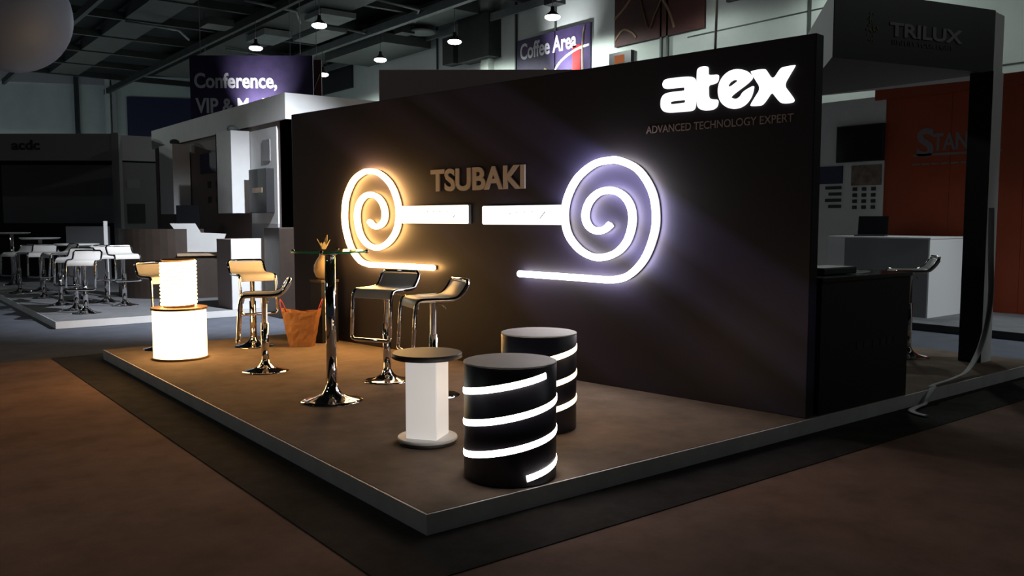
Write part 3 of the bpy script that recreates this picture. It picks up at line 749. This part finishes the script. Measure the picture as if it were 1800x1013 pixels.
# ================================================================== HANGING SIGNS
ca = Vector((5.84, 21.66, 0)); cb = Vector((8.36, 19.75, 0)); cd = (cb - ca).normalized(); cang = math.atan2(cd.y, cd.x)
t = thing('hanging_banner', 'dark purple hanging banner lettered Conference, VIP and Media', 'banner', (ca.x, ca.y, 2.6), cang)
MB().box(0, 3.45, 0, .06, 0.8, 3.38).build('cloth', 'purple_print', t)
link('lettering', shift(text_mesh('Conference,', 2.32, .50, .01, .025), .12, 0, 2.40), 'print_white', t)
link('lettering', shift(text_mesh('VIP & Media', 2.25, .42, .01, .025), .14, 0, 1.78), 'print_white', t)
def added_sign_lamp(t, p, aim, watts, size):  # lamp and arm added out of sight to brighten a banner
    d = (Vector(aim) - Vector(p)).normalized(); q = d.to_track_quat('-Z', 'Y')
    hs = MB().lathe([(.04, .14), (.07, .12), (.08, -.02)], 16, cap=False).build('added_sign_lamp', 'black_lam', t); hs.location = p; hs.rotation_euler = q.to_euler()
    MB().tube([Vector(p) + Vector((0, 0, -.02)), (p[0], 0.0, p[2] - .1)], .012, 6).build('added_lamp_arm', 'steel_dark', t)
    ld = bpy.data.lights.new('sign_beam', 'SPOT'); ld.energy = watts; ld.spot_size = R(size); ld.spot_blend = 1.0; ld.shadow_soft_size = .05; ld.color = (.95, .95, 1.0)
    lo = bpy.data.objects.new('sign_beam', ld); COL.objects.link(lo); lo.parent = t; lo.location = Vector(p) + d * .05; lo.rotation_euler = q.to_euler()
added_sign_lamp(t, (1.95, -1.0, 1.35), (2.0, 0, 2.35), 420, 75)
for x in (.3, 3.1): MB().tube([(x, .03, 3.38), (x, .03, 7.5)], .008, 6).build('wire', 'steel_grey', t)
t = thing('hanging_banner', 'dark hanging banner with crossing orange lines and a red block', 'banner', (8.95, 21.95, 3.9), cang)
MB().box(-.2, .95, 0, .06, 0, 2.35).build('cloth', 'red_print', t)
MB().tube([(.38, -.01, 2.3), (.50, -.01, 1.3), (.52, -.01, .9)], .045, 6, ry=.01).build('printed_line', 'orange_print', t)
MB().tube([(.90, -.01, 1.9), (.66, -.01, 1.3), (.55, -.01, .9)], .045, 6, ry=.01).build('printed_line', 'line_print', t)
MB().box(.08, .42, -.012, 0, 1.1, 1.47).build('printed_block', 'red_bright', t)
for x in (0, .8): MB().tube([(x, .03, 2.35), (x, .03, 6.2)], .008, 6).build('wire', 'steel_grey', t)
t = thing('wall_banner', 'purple wall banner lettered Coffee Area', 'banner', (18.42, 22.79, 5.9), R(-90))
MB().box(0, 4.05, 0, .05, 0.0, 2.22).build('cloth', 'purple_print', t)
link('lettering', shift(text_mesh('Coffee Area', 3.15, .60, .012, .02), .20, 0, 1.47), 'print_white', t)
MB().box(3.15, 3.55, -.012, 0, .4, 1.55).build('printed_block', 'red_bright', t)
MB().tube(spline([(1.9, -.01, .35), (2.3, -.01, .95), (2.8, -.01, 1.25), (3.4, -.01, 1.42), (4.0, -.01, 1.48)], 6), .05, 6, ry=.01).build('printed_line', 'print_white', t)
MB().tube(spline([(3.8, -.01, 2.15), (3.7, -.01, 1.7), (3.68, -.01, 1.1), (3.72, -.01, .3)], 6), .06, 6, ry=.01).build('printed_line', 'cream_print', t)
MB().tube(spline([(1.6, -.01, .95), (1.9, -.01, .75), (2.0, -.01, .4)], 6), .08, 6, ry=.01).build('printed_line', 'cream_print', t)
added_sign_lamp(t, (2.75, -1.1, .15), (2.85, 0, 1.45), 700, 78)
t = thing('wall_banner', 'large dark red wall banner with dim crossing lines', 'banner', (18.42, 17.57, 7.08), R(-90))
MB().box(0, 3.77, 0, .05, 0.0, 2.9).build('cloth', 'red_print', t)
for pts in ([(.9, 2.4), (1.2, 1.2), (1.55, .35), (1.8, .75), (2.3, 1.5)], [(0.0, .9), (.6, 1.3), (1.1, 1.9)], [(0.02, .2), (.4, .5), (.8, .35), (1.0, .15)], [(2.0, 1.3), (2.4, .7), (2.6, .2)]):
    MB().tube(spline([(x, -.008, z) for x, z in pts], 6), .05, 6, ry=.008).build('printed_line', 'line_print', t)
t = thing('exit_sign', 'small orange lit sign box on the hall wall', 'sign', (18.36, 17.75, 6.42), R(-90))
MB().box(0, 1.0, 0, .14, 0, .46).build('box', 'black_lam', t)
MB().box(.26, .70, -.01, 0, .1, .36).build('face', 'exit_glow', t)

# ================================================================== HALL LAMPS
def hall_lamp(loc, label, watts):
    t = thing('pendant_lamp', label, 'lamp', loc, 0, 'pendant high bay lamps of the hall')
    MB().lathe([(.235, .03), (.20, .09), (.12, .15), (.07, .20), (.06, .34)], 24, cap=False).build('reflector', 'black_lam', t)
    MB().lathe([(.235, .03), (.255, .0), (.25, -.03), (.19, -.075), (.0001, -.095)], 24).build('bulb_glass', 'lamp_glow', t)
    MB().tube([(0, 0, .33), (0, 0, 2.2)], .012, 6).build('cord', 'steel_dark', t)
    ld = bpy.data.lights.new('hall_light', 'SPOT'); ld.energy = watts; ld.color = (0.90, 1.0, 0.95)
    ld.spot_size = R(174); ld.spot_blend = 0.3; ld.shadow_soft_size = .22
    lo = bpy.data.objects.new('hall_light', ld); COL.objects.link(lo); lo.parent = t; lo.location = (0, 0, -.30)
vis = [((11.1, 24.4, 8.0), 'lit pendant lamp, nearest of the left row'), ((10.85, 29.5, 8.0), 'lit pendant lamp, middle of the left row'), ((10.55, 34.5, 8.0), 'lit pendant lamp above the word Conference'),
       ((16.6, 18.6, 8.0), 'lit pendant lamp above the Coffee Area banner'), ((16.25, 23.8, 8.0), 'lit pendant lamp, second of the right row'),
       ((15.85, 28.7, 8.0), 'lit pendant lamp above the grey brown storage wall corner'), ((15.55, 33.5, 8.0), 'lit pendant lamp in front of the dark wall panel')]
for loc, lb in vis: hall_lamp(loc, lb, HALL_LAMP_W)
for loc, wt in (((11.2, 4.4, 8.0), 250), ((11.2, -5.6, 8.0), 140), ((16.6, 8.6, 8.0), 150), ((16.6, 13.6, 8.0), 75), ((0.5, 44.0, 8.0), 4600), ((-6.0, 44.0, 8.0), 4600), ((-8.0, 6.0, 8.0), 80)):  # rows continued out of view; the left ones are added as fill light
    hall_lamp(loc, 'added unseen pendant lamp outside the picture', wt)
def added_spot(loc, aim, label, watts, size, col):  # unseen spotlight added to brighten the neighbouring stands
    t = thing('spotlight', label, 'spotlight', loc)
    d = (Vector(aim) - Vector(loc)).normalized(); q = d.to_track_quat('-Z', 'Y')
    hs = MB().lathe([(.05, .22), (.09, .20), (.10, .0), (.11, -.03)], 20, cap=False).build('housing', 'black_lam', t); hs.rotation_euler = q.to_euler()
    ln = MB().lathe([(.0001, -.01), (.095, -.005), (.095, .004)], 20).build('lens', 'lamp_glow', t); ln.rotation_euler = q.to_euler()
    MB().tube([(0, 0, .1), (0, 0, 10.2 - loc[2])], .015, 6).build('hanger', 'steel_dark', t)
    ld = bpy.data.lights.new('spot_beam', 'SPOT'); ld.energy = watts; ld.color = col; ld.spot_size = R(size); ld.spot_blend = .9; ld.shadow_soft_size = .06
    lo = bpy.data.objects.new('spot_beam', ld); COL.objects.link(lo); lo.parent = t
    lo.location = d * .06; lo.rotation_euler = q.to_euler()
added_spot((2.85, 5.95, 4.7), (2.75, 9.0, .85), 'added unseen spotlight above the picture aimed at the neighbouring stand', 2200, 74, (.86, .92, 1.0))
added_spot((9.0, -4.2, 6.2), (8.5, 1.8, .2), 'added unseen spotlight above the picture aimed at the white counter', 1150, 42, (.86, .95, 1.0))
